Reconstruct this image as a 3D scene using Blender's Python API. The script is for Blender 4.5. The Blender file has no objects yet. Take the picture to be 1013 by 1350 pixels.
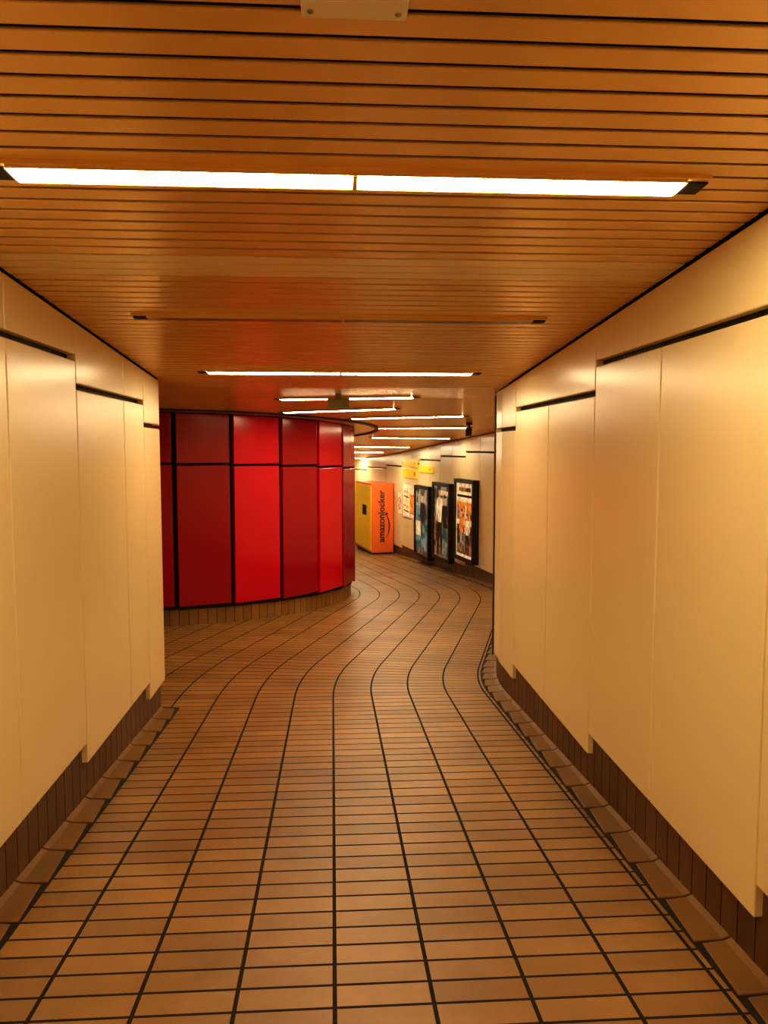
import bpy, bmesh, math, random
from mathutils import Vector
random.seed(4)
scn=bpy.context.scene
scn.view_settings.view_transform='Standard'
try: scn.view_settings.look='Medium High Contrast'
except Exception: 
    pass
# ---------------------------------------------------------------- helpers
def zf(Y):
    return -0.0685*Y if Y<6.5 else -0.0685*6.5-0.0485*(Y-6.5)
def lerp(a,b,t): return a+(b-a)*t
def HC(Y):
    if Y<6.3: return 2.455
    if Y<8: return lerp(2.455,2.56,(Y-6.3)/1.7)
    if Y<14: return 2.56
    if Y<20: return lerp(2.56,2.47,(Y-14)/6)
    return 2.47
def zc(Y): return zf(Y)+HC(Y)
SEG=[('L',8.2,0),('A',5*math.radians(15),5.0),('L',4.02,0),('A',3.93*math.radians(25),-3.93),('L',7.6,0),('A',5*math.radians(70),-5.0),('L',4,0)]
def path(s):
    """s measured so that s=Y on first straight (starts at -2)"""
    x,y,h=0.0,-2.0,0.0
    r=s+2.0
    for i,(k,l,R) in enumerate(SEG):
        last=i==len(SEG)-1
        t=r if (r<=l or last) else l
        if k=='L':
            x+=math.sin(h)*t; y+=math.cos(h)*t
        else:
            cx=x+math.cos(h)*R; cy=y-math.sin(h)*R
            h2=h+t/R
            x=cx-math.cos(h2)*R; y=cy+math.sin(h2)*R
            h=h2
        r-=t
        if r<=1e-9: break
    return x,y,h
def off(s,o):
    x,y,h=path(s)
    return Vector((x+o*math.cos(h),y-o*math.sin(h)))
def new_obj(name,bm,mats,bevel=0,smooth=False,seg=2):
    me=bpy.data.meshes.new(name)
    bmesh.ops.recalc_face_normals(bm,faces=bm.faces[:])
    bm.to_mesh(me); bm.free()
    ob=bpy.data.objects.new(name,me)
    scn.collection.objects.link(ob)
    for m in mats: me.materials.append(m)
    if bevel:
        b=ob.modifiers.new('bevel','BEVEL'); b.width=bevel; b.segments=seg; b.limit_method='ANGLE'; b.angle_limit=math.radians(40)
    if smooth:
        for p in me.polygons: p.use_smooth=True
    return ob
def prism(bm,p0,p1,zb0,zb1,zt0,zt1,th,mi=0):
    d=(p1-p0).normalized(); n=Vector((d.y,-d.x))*th
    q0=p0+n;q1=p1+n
    v=[bm.verts.new(c) for c in [(p0.x,p0.y,zb0),(p1.x,p1.y,zb1),(p1.x,p1.y,zt1),(p0.x,p0.y,zt0),(q0.x,q0.y,zb0),(q1.x,q1.y,zb1),(q1.x,q1.y,zt1),(q0.x,q0.y,zt0)]]
    fs=[(0,1,2,3),(4,7,6,5),(0,4,5,1),(3,2,6,7),(0,3,7,4),(1,5,6,2)]
    for f in fs:
        F=bm.faces.new([v[i] for i in f]); F.material_index=mi
def box(bm,c,ax,ay,az,mi=0):
    c=Vector(c);ax=Vector(ax);ay=Vector(ay);az=Vector(az)
    v=[bm.verts.new(c+ax*i+ay*j+az*k) for i in(-1,1) for j in(-1,1) for k in(-1,1)]
    for f in [(0,1,3,2),(4,6,7,5),(0,4,5,1),(2,3,7,6),(0,2,6,4),(1,5,7,3)]:
        bm.faces.new([v[i] for i in f]).material_index=mi
def cyl(bm,c,axis,r,h,mi=0,n=20,r2=None):
    axis=Vector(axis).normalized()
    q=axis.to_track_quat('Z','Y').to_matrix().to_4x4(); q.translation=Vector(c)
    g=bmesh.ops.create_cone(bm,cap_ends=True,segments=n,radius1=r,radius2=r if r2 is None else r2,depth=h,matrix=q)
    for vv in g['verts']:
        for f in vv.link_faces: f.material_index=mi
# ---------------------------------------------------------------- materials
def mat(name,col,rough=.5,metal=0,emit=None,es=0,var=0,vscale=3,ior=1.5,spec=.5,col2=None):
    m=bpy.data.materials.new(name); m.use_nodes=True
    nt=m.node_tree; b=nt.nodes['Principled BSDF']
    b.inputs['Base Color'].default_value=(*col,1); b.inputs['Roughness'].default_value=rough
    b.inputs['Metallic'].default_value=metal
    b.inputs['IOR'].default_value=ior
    b.inputs['Specular IOR Level'].default_value=spec
    if emit: 
        b.inputs['Emission Color'].default_value=(*emit,1); b.inputs['Emission Strength'].default_value=es
    if var or col2:
        tc=nt.nodes.new('ShaderNodeTexCoord'); n=nt.nodes.new('ShaderNodeTexNoise'); n.inputs['Scale'].default_value=vscale; n.inputs['Detail'].default_value=5 if col2 else 1
        r=nt.nodes.new('ShaderNodeValToRGB')
        if col2:
            r.color_ramp.elements[0].position=.42; r.color_ramp.elements[1].position=.58
            r.color_ramp.elements[0].color=(*col,1); r.color_ramp.elements[1].color=(*col2,1)
            if emit: nt.links.new(r.outputs['Color'],b.inputs['Emission Color'])
        else:
            r.color_ramp.elements[0].color=(*[c*(1-var) for c in col],1); r.color_ramp.elements[1].color=(*[min(1,c*(1+var)) for c in col],1)
        nt.links.new(tc.outputs['Object'],n.inputs['Vector']); nt.links.new(n.outputs['Fac'],r.inputs['Fac']); nt.links.new(r.outputs['Color'],b.inputs['Base Color'])
    return m
LC=(1.0,.77,.43)
M_panel=mat('cream_enamel',(.87,.70,.40),rough=.27,var=.03,vscale=.5,ior=1.75)
M_black=mat('black_gap',(.006,.004,.003),rough=.7)
M_slat=mat('ceiling_slat_enamel',(.80,.49,.165),rough=.27,metal=.4,var=.06,vscale=1.1,ior=1.8)
M_slat2=mat('ceiling_slat_pale',(.80,.62,.34),rough=.33,metal=.2)
M_red=mat('red_enamel_lit',(.62,.001,.022),rough=.18,spec=.5)
M_red2=mat('red_enamel_shaded',(.34,.001,.013),rough=.18,spec=.5)  # same enamel darkened, shade by panel facing put into the colour
M_dark=mat('dark_metal',(.02,.014,.01),rough=.45,metal=.3)
M_brown=mat('brown_pipe_paint',(.10,.05,.02),rough=.4)
M_white=mat('white_plastic',(.75,.68,.55),rough=.4)
M_grey=mat('grey_metal',(.3,.3,.25),rough=.4,metal=.4)
M_lamp=mat('lamp_diffuser',(.9,.9,.85),emit=LC,es=50)
M_lampf=mat('lamp_diffuser_bright',(.9,.9,.85),emit=(1,.82,.52),es=85)
M_off=mat('lamp_diffuser_unlit',(.16,.10,.05),rough=.3)
def tile_mat(name,bw,rh,ms,c1,c2,cm,lane=0,rough=.40):
    m=bpy.data.materials.new(name); m.use_nodes=True; nt=m.node_tree; N=nt.nodes; L=nt.links; b=N['Principled BSDF']
    b.inputs['Specular IOR Level'].default_value=.45
    uv=N.new('ShaderNodeUVMap'); uv.uv_map='UVMap'
    br=N.new('ShaderNodeTexBrick'); br.offset=0; br.squash=1
    br.inputs['Scale'].default_value=1; br.inputs['Brick Width'].default_value=bw; br.inputs['Row Height'].default_value=rh
    br.inputs['Mortar Size'].default_value=ms; br.inputs['Mortar Smooth'].default_value=.15; br.inputs['Bias'].default_value=0
    br.inputs['Color1'].default_value=(*c1,1); br.inputs['Color2'].default_value=(*c2,1); br.inputs['Mortar'].default_value=(*cm,1)
    L.new(uv.outputs['UV'],br.inputs['Vector'])
    tc=N.new('ShaderNodeTexCoord'); no=N.new('ShaderNodeTexNoise'); no.inputs['Scale'].default_value=1.3; no.inputs['Detail'].default_value=8
    no.inputs['Roughness'].default_value=.65
    L.new(tc.outputs['Object'],no.inputs['Vector'])
    mr=N.new('ShaderNodeMapRange'); mr.inputs['From Min'].default_value=.3; mr.inputs['From Max'].default_value=.7; mr.inputs['To Min'].default_value=.6; mr.inputs['To Max'].default_value=1.12
    L.new(no.outputs['Fac'],mr.inputs['Value'])
    mx=N.new('ShaderNodeMixRGB'); mx.blend_type='MULTIPLY'; mx.inputs['Fac'].default_value=1
    L.new(br.outputs['Color'],mx.inputs['Color1']); L.new(mr.outputs['Result'],mx.inputs['Color2'])
    col=mx.outputs['Color']; fac=br.outputs['Fac']
    if lane:
        sp=N.new('ShaderNodeSeparateXYZ'); L.new(uv.outputs['UV'],sp.inputs[0])
        pp=N.new('ShaderNodeMath'); pp.operation='PINGPONG'; pp.inputs[1].default_value=bw/2; L.new(sp.outputs['X'],pp.inputs[0])
        lt=N.new('ShaderNodeMath'); lt.operation='LESS_THAN'; lt.inputs[1].default_value=lane; L.new(pp.outputs[0],lt.inputs[0])
        m2=N.new('ShaderNodeMixRGB'); L.new(lt.outputs[0],m2.inputs['Fac']); L.new(col,m2.inputs['Color1']); m2.inputs['Color2'].default_value=(*[c*.8 for c in cm],1)
        col=m2.outputs['Color']
        mm=N.new('ShaderNodeMath'); mm.operation='MAXIMUM'; L.new(fac,mm.inputs[0]); L.new(lt.outputs[0],mm.inputs[1]); fac=mm.outputs[0]
    L.new(col,b.inputs['Base Color'])
    r2=N.new('ShaderNodeMapRange'); r2.inputs['To Min'].default_value=rough; r2.inputs['To Max'].default_value=.9; L.new(fac,r2.inputs['Value']); L.new(r2.outputs['Result'],b.inputs['Roughness'])
    inv=N.new('ShaderNodeMath'); inv.operation='SUBTRACT'; inv.inputs[0].default_value=1; L.new(fac,inv.inputs[1])
    n3=N.new('ShaderNodeTexNoise'); n3.inputs['Scale'].default_value=45; L.new(tc.outputs['Object'],n3.inputs['Vector'])
    ad=N.new('ShaderNodeMath'); ad.operation='MULTIPLY_ADD'; ad.inputs[1].default_value=.15; L.new(n3.outputs['Fac'],ad.inputs[0]); L.new(inv.outputs[0],ad.inputs[2])
    bp=N.new('ShaderNodeBump'); bp.inputs['Strength'].default_value=.6; bp.inputs['Distance'].default_value=.004; L.new(ad.outputs[0],bp.inputs['Height']); L.new(bp.outputs['Normal'],b.inputs['Normal'])
    return m
M_floor=tile_mat('brown_floor_tile',.306,.115,.0066,(.38,.20,.058),(.27,.135,.036),(.012,.005,.002),lane=.007)
M_base=tile_mat('brown_base_tile',.115,.6,.004,(.17,.08,.028),(.12,.055,.02),(.012,.006,.003))
M_cove=mat('cove_tile',(.21,.105,.030),rough=.5,var=.25,vscale=3,spec=.3)
M_grout=mat('grout_brown',(.012,.006,.003),rough=.85)
# ---------------------------------------------------------------- floor
def frange(a,b,n): return [a+(b-a)*i/n for i in range(n+1)]
bm=bmesh.new(); uvl=bm.loops.layers.uv.new('UVMap')
def grid(ss,oo):
    V=[[bm.verts.new((*off(s,o),zf(off(s,o).y))) for o in oo] for s in ss]
    for i in range(len(ss)-1):
        for j in range(len(oo)-1):
            f=bm.faces.new([V[i][j],V[i][j+1],V[i+1][j+1],V[i+1][j]])
            for l,(a,b_) in zip(f.loops,[(i,j),(i,j+1),(i+1,j+1),(i+1,j)]):
                l[uvl].uv=(oo[b_]+30*.306,ss[a]+20)
grid([-2,0,2,4,5.95],frange(-1.42,1.45,8))
grid([5.95,6.2],frange(-6.6,1.45,20))
s1=6.2+5*math.radians(15)
grid(frange(6.2,s1,16),frange(-6.6,1.45,20))
grid(frange(s1,s1+4.02,14),frange(-6.6,1.45,20))
s2=s1+4.02; s3=s2+3.93*math.radians(25)
grid(frange(s2,s3,24),frange(-3.4,1.45,14))
s4=s3+7.6; s5=s4+5*math.radians(70)
grid(frange(s3,s4,20),frange(-3.4,1.45,14))
grid(frange(s4,s5+3.5,30),frange(-3.4,1.45,14))
floor=new_obj('floor',bm,[M_floor])
# ---------------------------------------------------------------- corridor walls
def build_wall(name,bname,tname,side,o_face,edges,bays,top_joints):
    bm=bmesh.new()
    sg=side
    def pr(bm,a,b,zb0,zb1,zt0,zt1,o,th,mi=0):
        p0=off(a,o*sg);p1=off(b,o*sg)
        if sg<0: prism(bm,p1,p0,zb1,zb0,zt1,zt0,th,mi)
        else: prism(bm,p0,p1,zb0,zb1,zt0,zt1,th,mi)
    g=.003
    for (a,b,zg,zb) in bays:
        e=[x for x in edges if a-1e-4<=x<=b+1e-4]
        for i in range(len(e)-1):
            pr(bm,e[i]+g,e[i+1]-g,zb,zb,zg-.014,zg-.014,o_face,.045)
        t=e if top_joints else [e[0],e[-1]]
        if not top_joints and b>6: t=e
        for i in range(len(t)-1):
            y0=off(t[i],o_face*sg).y; y1=off(t[i+1],o_face*sg).y
            pr(bm,t[i]+g,t[i+1]-g,zg+.016,zg+.016,zc(y0)-.010,zc(y1)-.010,o_face,.045)
    n0,n1=bays[0][0],bays[-1][1]
    k=max(2,int((n1-n0)/.25)); S=frange(n0,n1,k)
    for i in range(k):
        ys=[off(S[i],o_face*sg).y,off(S[i+1],o_face*sg).y]
        pr(bm,S[i],S[i+1],zf(ys[0])+.3,zf(ys[1])+.3,zc(ys[0])+.12,zc(ys[1])+.12,o_face+.05,.12,1)
    new_obj(name,bm,[M_panel,M_black],bevel=.006)
    bm=bmesh.new(); u=bm.loops.layers.uv.new('UVMap')
    for i in range(k):
        a,b=S[i],S[i+1]
        o=(o_face+.03)*sg
        p0=off(a,o);p1=off(b,o); z0,z1=zf(p0.y),zf(p1.y)
        v=[bm.verts.new(c) for c in [(*p0,z0-.02),(*p1,z1-.02),(*p1,z1+.5),(*p0,z0+.5)]]
        f=bm.faces.new(v)
        for l,(uu,vv) in zip(f.loops,[(a,-.02),(b,-.02),(b,.5),(a,.5)]): l[u].uv=(uu+10,vv+.05)
    new_obj(bname,bm,[M_base])
    bm=bmesh.new(); s=n0
    for i in range(k):
        a,b=S[i],S[i+1]; oo=o_face+.03
        pts=[off(a,oo*sg),off(b,oo*sg),off(b,(oo-.138)*sg),off(a,(oo-.138)*sg)]
        bm.faces.new([bm.verts.new((*p,zf(p.y)+h)) for p,h in zip(pts,(.008,.008,.0015,.0015))]).material_index=1
    while s<n1-.05:
        e=min(s+.305,n1)
        oo=o_face+.03
        a=off(s+.005,oo*sg);b=off(e-.005,oo*sg);c=off(e-.005,(oo-.106)*sg);d=off(s+.005,(oo-.128)*sg)
        m1=off(e-.005,(oo-.025)*sg);m0=off(s+.005,(oo-.03)*sg)
        def z(p): return zf(p.y)
        P=[(a,.022),(b,.022),(m1,.011),(m0,.011),(c,.004),(d,.008)]
        T=[bm.verts.new((*p,z(p)+h)) for p,h in P]; B=[bm.verts.new((*p,z(p)-.01)) for p,h in P]
        bm.faces.new([T[0],T[1],T[2],T[3]]);bm.faces.new([T[3],T[2],T[4],T[5]])
        bm.faces.new([B[0],B[1],B[4],B[5]])
        for lst in ([0,1],[4,5]): bm.faces.new([T[lst[0]],T[lst[1]],B[lst[1]],B[lst[0]]])
        bm.faces.new([T[1],T[2],T[4],B[4],B[1]]);bm.faces.new([T[0],T[3],T[5],B[5],B[0]])
        s=e
    new_obj(tname,bm,[M_cove,M_grout],bevel=.003)
OR=1.355
edges=[-2,-1.1,-.2,.66,1.52,2.38,3.235,4.06,4.94,5.84,6.35,6.85]
bays=[(-2,-.2,2.25,.25),(-.2,.66,2.16,.2),(.66,2.38,2.115,.145),(2.38,4.06,1.977,.03),(4.06,5.84,1.828,-.085),(5.84,6.85,1.69,-.20)]
build_wall('wall_right','baseboard_right','trim_right',1,OR,edges,bays,False)
bays2=[];edges2=[6.85];s=6.85
while s<s5+3:
    e=s+1.5; edges2+= [s+.75,e]
    ym=off(min(e,s5+3),OR).y
    y0=off(s,OR).y
    bays2.append((s,e,(zc(y0)+zc(ym))/2-.30,(zf(y0)+zf(ym))/2+.24)); s=e
build_wall('wall_far','baseboard_far','trim_far',1,OR,edges2,bays2,False)
OL=1.262
eL=[-2,-1.1,-.2,.66,1.52,2.38,3.22,4.07,4.97,5.48,5.96]
bL=[(-2,-.2,2.26,.25),(-.2,.66,2.17,.2),(.66,2.38,2.13,.15),(2.38,4.07,1.99,.035),(4.07,5.48,1.85,-.07),(5.48,5.96,1.70,-.19)]
build_wall('wall_left','baseboard_left','trim_left',-1,OL,eL,bL,True)
def plain_wall(name,p0,p1,th,n=8):
    """panelled face looks to the left of p0->p1, structure behind"""
    bm=bmesh.new(); p0=Vector(p0);p1=Vector(p1)
    for i in range(n):
        a=p0.lerp(p1,i/n);b=p0.lerp(p1,(i+1)/n); d=(b-a).normalized()*.003
        a2=a+d;b2=b-d
        zb=zf((a.y+b.y)/2)+.22; zg=zc((a.y+b.y)/2)-.35
        prism(bm,a2,b2,zb,zb,zg-.014,zg-.014,.045)
        prism(bm,a2,b2,zg+.016,zg+.016,zc(a.y)-.004,zc(b.y)-.004,.045)
        n_=Vector((d.y,-d.x)).normalized()*.05
        e_=Vector((0,0)) if i<n-1 else -d.normalized()*.06
        prism(bm,a+n_,b+n_+e_,zf(a.y)-.02,zf(b.y)-.02,zc(a.y)+.1,zc(b.y)+.1,.1,1)
    new_obj(name,bm,[M_panel,M_black],bevel=.005)
plain_wall('wall_return',(-6.5,6.01),(-1.268,6.01),.1)
plain_wall('wall_side',(-6.5,13.5),(-6.5,6.0),.1)
plain_wall('wall_back',(-1.27,-2),(1.36,-2),.1,3)
pe0=off(s5+3,1.4);pe1=off(s5+3,-3.6)
plain_wall('wall_end',tuple(pe0),tuple(pe1),.1,6)
# ---------------------------------------------------------------- red round wall
C=Vector((-2.6,12.4)); R=2.92
def cp(a,r=R): a=math.radians(a); return Vector((C.x+r*math.cos(a),C.y+r*math.sin(a)))
bm=bmesh.new()
st=360/27
for k in range(27):
    a=-75.5+st*k; b=a+st
    p0=cp(a+.45);p1=cp(b-.45)
    ym=(cp(a).y+cp(b).y)/2
    zb=zf(ym)+.25; zg=zf(ym)+1.95
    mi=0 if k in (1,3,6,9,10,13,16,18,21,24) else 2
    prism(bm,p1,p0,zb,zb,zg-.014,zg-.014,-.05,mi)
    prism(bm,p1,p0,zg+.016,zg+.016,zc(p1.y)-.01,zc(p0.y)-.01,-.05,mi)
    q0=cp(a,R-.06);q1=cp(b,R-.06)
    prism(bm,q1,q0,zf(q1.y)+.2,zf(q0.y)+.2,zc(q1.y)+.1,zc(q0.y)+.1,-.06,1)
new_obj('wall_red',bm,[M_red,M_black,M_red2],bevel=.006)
bm=bmesh.new(); u=bm.loops.layers.uv.new('UVMap'); n=120
for i in range(n):
    a0,a1=-190+360*i/n,-190+360*(i+1)/n; p0=cp(a0,R-.035);p1=cp(a1,R-.035)
    f=bm.faces.new([bm.verts.new(c) for c in [(*p0,zf(p0.y)-.02),(*p1,zf(p1.y)-.02),(*p1,zf(p1.y)+.32),(*p0,zf(p0.y)+.32)]])
    ln=2*math.pi*R/n
    for l,(x_,y_) in zip(f.loops,[(i*ln,.0),((i+1)*ln,.0),((i+1)*ln,.34),(i*ln,.34)]): l[u].uv=(x_,y_+.05)
new_obj('baseboard_red',bm,[tile_mat('ochre_base_tile',.115,.6,.004,(.36,.19,.06),(.28,.145,.045),(.03,.014,.006))])
# ---------------------------------------------------------------- ceiling
bm=bmesh.new(); y=-1.95
tab=[]
s=-2
while s<s5+3:
    p=off(s,OR+.04); tab.append((p.y,p.x)); s+=.1
def _rx(Y):
    for k in range(len(tab)-1):
        if tab[k][0]<=Y<=tab[k+1][0]:
            t=(Y-tab[k][0])/max(1e-6,tab[k+1][0]-tab[k][0]); return lerp(tab[k][1],tab[k+1][1],t)
    return tab[-1][1]
YMAX=max(t[0] for t in tab)
pitch=.0873; gap=.017
while y<YMAX:
    w=pitch-gap
    m=0
    if 3.02<y<3.26: m=1; w=pitch-.010
    xl=-(OL+.0) if y<5.95 else -6.55
    xr=(OR-.003) if y<6.1 else _rx(y)+.02
    z0,z1=zc(y),zc(y+w)
    cx=(xl+xr)/2; hx=(xr-xl)/2
    box(bm,(cx,y+w/2,(z0+z1)/2+.004),(hx,0,0),(0,w/2,(z1-z0)/2),(0,0,.004),m)
    y+=pitch
for (ya,yb,xa,xb) in [(-2,5.95,-1.4,1.5)]+[(5.95+k*1.0,6.95+k*1.0,-6.6,3.4) for k in range(19)]:
    v=[bm.verts.new(c) for c in [(xa,ya,zc(ya)+.05),(xb,ya,zc(ya)+.05),(xb,yb,zc(yb)+.05),(xa,yb,zc(yb)+.05)]]
    bm.faces.new(v).material_index=2
new_obj('ceiling',bm,[M_slat,M_slat2,M_black],bevel=.002,seg=1)
bm=bmesh.new()
for i in range(90):
    a0,a1=-110+i*2,-108+i*2
    pts=[cp(a0,3.27),cp(a1,3.27),cp(a1,3.33),cp(a0,3.33)]
    lo=[bm.verts.new((*p,zc(p.y)-.02)) for p in pts]; hi=[bm.verts.new((*p,zc(p.y)+.005)) for p in pts]
    bm.faces.new(lo);bm.faces.new([lo[0],lo[1],hi[1],hi[0]]);bm.faces.new([lo[3],lo[2],hi[2],hi[3]])
bmesh.ops.remove_doubles(bm,verts=bm.verts[:],dist=1e-4)
new_obj('trim_ring',bm,[M_dark])
# ---------------------------------------------------------------- lights
def lamp(x0,y0,x1,y1,lit=(1,1),w=.05,mm=None):
    a=Vector((x0,y0,zc(y0)-.010));b=Vector((x1,y1,zc(y1)-.010))
    L=(b-a).length; d=(b-a)/L; n=Vector((-d.y,d.x,0)).normalized(); n.z=-.0685*n.y; up=d.cross(n).normalized()
    if up.z<0: up=-up
    bm=bmesh.new()
    c=(a+b)/2
    box(bm,c+up*.006,d*(L/2+.07),n*(w+.008),up*.008,0)
    for sgn in(-1,1): box(bm,c+d*sgn*(L/2+.035)-up*.003,d*.03,n*(w*.8),up*.005,2)
    half=L/2-.008
    for k,sgn in enumerate((-1,1)):
        box(bm,c+d*sgn*(half/2+.008)-up*.005,d*(half/2),n*(w*.86),up*.006,1 if lit[k] else 3)
    box(bm,c-up*.005,d*.007,n*w*.9,up*.008,0)
    for sgn in(-1,1): box(bm,c+n*sgn*(w+.002)-up*.004,d*(L/2),n*.004,up*.007,0)
    new_obj('ceiling_light',bm,[M_slat,mm or M_lamp,M_black,M_off],bevel=.002,seg=1)
lamp(-.855,2.27,.99,2.27)
lamp(-.88,3.95,.99,3.95,(0,0),w=.03)
lamp(-.84,5.55,.97,5.55)
lamp(-.50,8.02,.76,7.55)
lamp(-.55,9.42,.70,8.95)
lamp(.26,10.25,1.62,9.85)
lamp(.70,11.95,2.03,11.8)
lamp(.72,14.2,2.12,14.35)
lamp(.42,16.6,1.62,16.85,mm=M_lampf)
lamp(-.05,18.5,1.2,18.7,mm=M_lampf)
lamp(-1.9,20.2,-.5,20.4,mm=M_lampf)  # added lamp hidden behind the red wall, brightens the locker's yellow front
lamp(-.3,21.8,.9,22.1,mm=M_lampf)
lamp(-.9,-.9,.95,-.9)  # unseen lamp behind the camera, added to light the near end
lamp(-5.0,8.2,-3.4,8.2)  # unseen lamp added in the left passage to brighten the red wall
# ---------------------------------------------------------------- ceiling plate
bm=bmesh.new(); yy=1.49
box(bm,(.045,yy,zc(yy)-.006),(.097,0,0),(0,.05,-.0034),(0,0,.006))
for dx in(-.08,.08): cyl(bm,(.045+dx,yy+.03,zc(yy)-.014),(0,0,1),.006,.006,1,12)
new_obj('ceiling_access_plate',bm,[M_white,M_grey],bevel=.002)
bm=bmesh.new(); yy=7.25; xx=.06; z0=zc(yy)
box(bm,(xx,yy,z0-.02),(.03,0,0),(0,.03,0),(0,0,.022),1)
box(bm,(xx,yy,z0-.085),(.10,0,0),(0,.045,0),(0,0,.045),0)
box(bm,(xx,yy-.048,z0-.085),(.085,0,0),(0,.004,0),(0,0,.032),1)
new_obj('emergency_light',bm,[mat('grey_green_plastic',(.35,.33,.16),rough=.4),M_grey],bevel=.006)
bm=bmesh.new(); c=Vector((1.9,11.0,zc(11.0)))
cyl(bm,c-Vector((0,0,.02)),(0,0,1),.045,.04,0)
cyl(bm,c-Vector((0,0,.07)),(0,0,1),.015,.09,0)
box(bm,c-Vector((.01,.03,.13)),(.04,-.01,0),(.02,.10,.02),(0,-.007,.04),0)
cyl(bm,c-Vector((.03,.15,.152)),(.2,1,.2),.03,.05,1)
new_obj('security_camera',bm,[M_dark,M_black],bevel=.004)
bm=bmesh.new(); p=off(7.6,OR-.012)
cyl(bm,(p.x,p.y,zf(p.y)+1.3),(0,0,1),.009,2.4,0)
for h in(.4,1.2,2.0): box(bm,(p.x+.01,p.y,zf(p.y)+h),(.016,0,0),(0,.016,0),(0,0,.010),0)
new_obj('wall_conduit',bm,[M_brown])
# ---------------------------------------------------------------- posters
def wallframe(s,oin):
    p=off(s,OR-oin); x,y,h=path(s)
    return p,Vector((math.sin(h),math.cos(h),0)),Vector((-math.cos(h),math.sin(h),0))
def s_at_Y(Y):
    s=s3
    while off(s,OR).y<Y: s+=.01
    return s
def emat(name,c,e=.35,c2=None,vs=6): return mat(name,c,rough=.2,emit=c,es=e,col2=c2,vscale=vs)
tealc=emat('print_teal',(.03,.07,.07),.5,(.16,.24,.20),4);palec=emat('print_pale',(.80,.62,.36),.6,(.55,.36,.18),7);greyc=emat('print_grey',(.06,.05,.035),.5,(.35,.30,.20),5);inkc=mat('print_ink',(.02,.02,.025),rough=.3)
orc=emat('print_orange',(.8,.26,.04),.5,(.4,.12,.03),9);skin=emat('print_skin',(.6,.3,.15),.4);yel=emat('print_yellow',(.90,.52,.04),.35)
brn=emat('print_brown',(.05,.02,.01),.4,(.3,.14,.06),8)
def flat(bm,o,t,u,n,poly,d,mi):
    f=bm.faces.new([bm.verts.new(o+t*a+u*b+n*d) for a,b in poly]); f.material_index=mi
def person(bm,o,t,u,n,cx,cy,sc,d,top,legs,skin_i):
    E=[(cx+.09*sc*math.cos(k*math.pi/8),cy+sc*(1.58+.12*math.sin(k*math.pi/8))) for k in range(16)]
    flat(bm,o,t,u,n,E,d+.001,skin_i)
    Hh=[(cx+.10*sc*math.cos(k*math.pi/8),cy+sc*(1.62+.12*math.sin(k*math.pi/8))) for k in range(9)]
    flat(bm,o,t,u,n,Hh,d+.002,4)
    flat(bm,o,t,u,n,[(cx-.05*sc,cy+1.4*sc),(cx+.05*sc,cy+1.4*sc),(cx+.05*sc,cy+1.5*sc),(cx-.05*sc,cy+1.5*sc)],d,skin_i)
    flat(bm,o,t,u,n,[(cx-.16*sc,cy+.8*sc),(cx+.16*sc,cy+.8*sc),(cx+.17*sc,cy+1.1*sc),(cx+.27*sc,cy+.82*sc),(cx+.33*sc,cy+.86*sc),(cx+.23*sc,cy+1.4*sc),(cx,cy+1.44*sc),(cx-.23*sc,cy+1.4*sc),(cx-.35*sc,cy+.95*sc),(cx-.27*sc,cy+.9*sc),(cx-.17*sc,cy+1.15*sc)],d,top)
    flat(bm,o,t,u,n,[(cx-.17*sc,cy+.8*sc),(cx-.24*sc,cy),(cx-.1*sc,cy),(cx,cy+.68*sc),(cx+.1*sc,cy),(cx+.24*sc,cy),(cx+.17*sc,cy+.8*sc)],d,legs)
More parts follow.
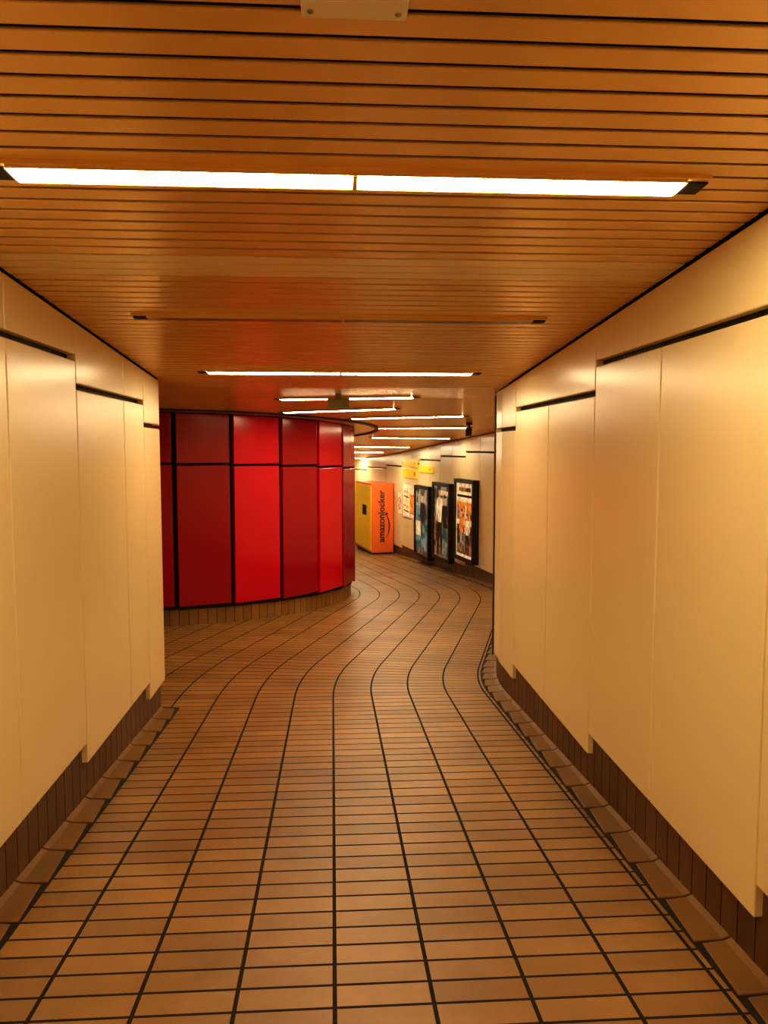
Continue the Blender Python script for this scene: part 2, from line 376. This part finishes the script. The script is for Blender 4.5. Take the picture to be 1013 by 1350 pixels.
def poster(Y0,Y1,z0,z1,kind):
    sa,sb=s_at_Y(Y0),s_at_Y(Y1); p,t,n=wallframe(sa,.006); W=sb-sa; Hh=z1-z0
    o=Vector((p.x,p.y,z0)); u=Vector((0,0,1)); bm=bmesh.new()
    c=o+t*W/2+u*Hh/2
    box(bm,c+n*.04,t*W/2,u*Hh/2,n*.04,0)
    fw=.07
    for (a,b,ha,hb) in [(W/2,fw/2,W/2,fw/2),(W/2,Hh-fw/2,W/2,fw/2),(fw/2,Hh/2,fw/2,Hh/2),(W-fw/2,Hh/2,fw/2,Hh/2)]:
        box(bm,o+t*a+u*b+n*.095,t*ha,u*hb,n*.018,0)
    d=.083
    full=[(fw,fw),(W-fw,fw),(W-fw,Hh-fw),(fw,Hh-fw)]
    def rect(a,b,c_,e,dd,mi): flat(bm,o,t,u,n,[(a,b),(c_,b),(c_,e),(a,e)],dd,mi)
    if kind==1:
        flat(bm,o,t,u,n,full,d,1); rect(fw,Hh*.72,W-fw,Hh-fw,d+.001,3); rect(fw,fw,W-fw,.16,d+.001,8)
        person(bm,o,t,u,n,W*.45,.16,.72,d+.003,4,1,6)
        rect(W*.6,Hh*.3,W-fw,Hh*.5,d+.002,2)
    elif kind==2:
        flat(bm,o,t,u,n,full,d,8); rect(fw,Hh*.55,W-fw,Hh-fw,d+.001,3); rect(W*.1,Hh*.84,W*.6,Hh*.90,d+.002,2)
        person(bm,o,t,u,n,W*.6,.12,.78,d+.003,2,4,6)
        person(bm,o,t,u,n,W*.3,.10,.70,d+.006,4,1,6)
    else:
        flat(bm,o,t,u,n,full,d,2); rect(fw+.04,Hh*.50,W-fw-.04,Hh*.72,d+.001,5); rect(W*.12,Hh*.78,W*.88,Hh*.81,d+.001,4);rect(W*.2,Hh*.85,W*.8,Hh*.90,d+.001,8)
        rect(fw+.04,Hh*.08,W-fw-.04,Hh*.44,d+.001,8)
        person(bm,o,t,u,n,W*.35,Hh*.10,.42,d+.004,2,4,6)
        person(bm,o,t,u,n,W*.62,Hh*.10,.46,d+.004,5,3,6)
        for k in range(6): rect(W*(.14+.13*k),Hh*.52,W*(.20+.13*k),Hh*(.58+.05*((k*7)%3)),d+.002,[4,3,2,4,6,8][k])
    new_obj('poster_lightbox',bm,[M_dark,tealc,palec,greyc,inkc,orc,skin,yel,brn])
poster(13.67,14.70,-.50,.98,3)
poster(14.96,16.05,-.67,.86,2)
poster(16.30,17.36,-.80,.74,1)
sa,sb=s_at_Y(17.5),s_at_Y(18.62); p,t,n=wallframe(sa,.004); W=sb-sa; o=Vector((p.x,p.y,-.06)); u=Vector((0,0,1)); bm=bmesh.new()
box(bm,o+t*W/2+u*.4+n*.012,t*W/2,u*.4,n*.012,0)
flat(bm,o,t,u,n,[(.04,.04),(W-.04,.04),(W-.04,.76),(.04,.76)],.026,1)
flat(bm,o,t,u,n,[(.1,.1),(W*.45,.1),(W*.45,.55),(.1,.55)],.028,2)
for k in range(5):
    flat(bm,o,t,u,n,[(W*.5,.12+k*.11),(W*.9,.15+k*.11),(W*.9,.18+k*.11),(W*.5,.15+k*.11)],.029,[3,2,4,3,2][k])
new_obj('transit_map',bm,[M_white,palec,orc,inkc,yel])
sa=s_at_Y(18.98); p,t,n=wallframe(sa,0); o=Vector((p.x,p.y,.22)); bm=bmesh.new()
redp=mat('sign_red',(.6,.02,.01),rough=.3)
flat(bm,o,t,u,n,[(-.17,-.25),(.17,-.25),(.17,.25),(-.17,.25)],.006,1)
for k in range(24):
    a0,a1=k*math.pi/12,(k+1)*math.pi/12
    flat(bm,o,t,u,n,[(.15*math.cos(a0),.15*math.sin(a0)),(.15*math.cos(a1),.15*math.sin(a1)),(.11*math.cos(a1),.11*math.sin(a1)),(.11*math.cos(a0),.11*math.sin(a0))],.008,0)
flat(bm,o,t,u,n,[(-.10,.07),(-.07,.10),(.10,-.07),(.07,-.10)],.009,0)
flat(bm,o,t,u,n,[(-.02,-.07),(.02,-.07),(.02,.07),(-.02,.07)],.007,2)
new_obj('prohibition_sign',bm,[redp,palec,inkc])
for (Ya,Yb,za,zb) in [(17.45,18.6,.86,1.06),(17.45,18.6,1.12,1.27),(16.3,17.3,1.02,1.16)]:
    sa,sb=s_at_Y(Ya),s_at_Y(Yb); p,t,n=wallframe(sa,.004); W=sb-sa; o=Vector((p.x,p.y,za)); H_=zb-za; bm=bmesh.new()
    box(bm,o+t*W/2+u*H_/2+n*.015,t*W/2,u*H_/2,n*.015,0)
    flat(bm,o,t,u,n,[(.1,.05),(.22,.05),(.22,H_-.05),(.1,H_-.05)],.032,1)
    new_obj('direction_sign',bm,[yel,orc])
# ---------------------------------------------------------------- parcel locker
s0=s_at_Y(19.5); p,t,n=wallframe(s0,.02); zb=zf(p.y)
root=bpy.data.objects.new('parcel_locker',None); scn.collection.objects.link(root)
Wd,Ln,Ht=.56,1.9,1.75
o=Vector((p.x,p.y,zb)); bm=bmesh.new()
M_or=mat('locker_orange',(1.0,.20,.04),rough=.4); M_ye=mat('locker_yellow',(1.0,.60,.03),rough=.35)
box(bm,o+n*Wd/2+t*Ln/2+u*(Ht/2+.02),t*Ln/2,n*Wd/2,u*(Ht/2-.02),0)
box(bm,o+n*Wd/2+t*Ln/2-u*.03,t*(Ln/2-.04),n*(Wd/2-.04),u*.07,1)
b_=new_obj('cabinet',bm,[M_or,M_dark],bevel=.012); b_.parent=root
bm=bmesh.new()
cols=4
for i in range(cols):
    rows=[.3,.2,.21,.35,.25,.31] if i%2==0 else [.2,.25,.4,.26,.21,.3]
    z=.09; tot=sum(rows)
    for r in rows:
        hh=r/tot*(Ht-.15)
        mi=1 if (i==1 and rows.index(r)==3) else 0
        box(bm,o+n*(Wd+.01)+t*(Ln*(i+.5)/cols)+u*(z+hh/2),t*(Ln/cols/2-.004),n*.012,u*(hh/2-.005),mi)
        z+=hh
d_=new_obj('doors',bm,[M_ye,M_dark],bevel=.004); d_.parent=root
cu=bpy.data.curves.new('label','FONT'); cu.body='amazonlocker'; cu.size=.255; cu.extrude=.002; cu.offset=.004
tmp=bpy.data.objects.new('label_tmp',cu); scn.collection.objects.link(tmp)
bpy.context.view_layer.update()
me=bpy.data.meshes.new_from_object(tmp.evaluated_get(bpy.context.evaluated_depsgraph_get()))
bpy.data.objects.remove(tmp)
lab=bpy.data.objects.new('lettering',me); scn.collection.objects.link(lab)
xs=[v.co.x for v in me.vertices]; tl=max(xs)-min(xs); k=1.28/tl
base=o+n*(Wd*.42)-t*.006+u*.30
for v in me.vertices:
    co=v.co.copy(); v.co=base+u*(co.x*k)+n*(co.y*k)-t*co.z
me.materials.clear(); me.materials.append(inkc); lab.parent=root
bm=bmesh.new()
pts=[]
for i in range(13):
    a=i/12; pts.append((.12+.55*a, .06+.07*math.sin(a*math.pi)))
base2=o-t*.008+u*.30+n*(Wd*.42)
for i in range(12):
    w0=.012*(.4+math.sin((i/12)*math.pi*.9)); w1=.012*(.4+math.sin(((i+1)/12)*math.pi*.9))
    (a,b),(c_,d)=pts[i],pts[i+1]
    bm.faces.new([bm.verts.new(base2+u*x+n*(-y)) for x,y in [(a,b-w0),(c_,d-w1),(c_,d+w1),(a,b+w0)]])
bm.faces.new([bm.verts.new(base2+u*x+n*(-y)) for x,y in [(.66,.02),(.74,.03),(.70,.11)]])
sm=new_obj('smile_arrow',bm,[inkc]); sm.parent=root
# ---------------------------------------------------------------- camera / world
w=bpy.data.worlds.new('World'); scn.world=w; w.use_nodes=True
w.node_tree.nodes['Background'].inputs[0].default_value=(.02,.012,.006,1)
cam=bpy.data.cameras.new('Camera'); co=bpy.data.objects.new('Camera',cam); scn.collection.objects.link(co)
cam.sensor_fit='VERTICAL'; cam.sensor_height=36; cam.lens=36*1050/1350; cam.clip_start=.02
co.location=(0,0,1.55); co.rotation_euler=(math.radians(90-4.63),0,math.radians(-3.73))
scn.camera=co
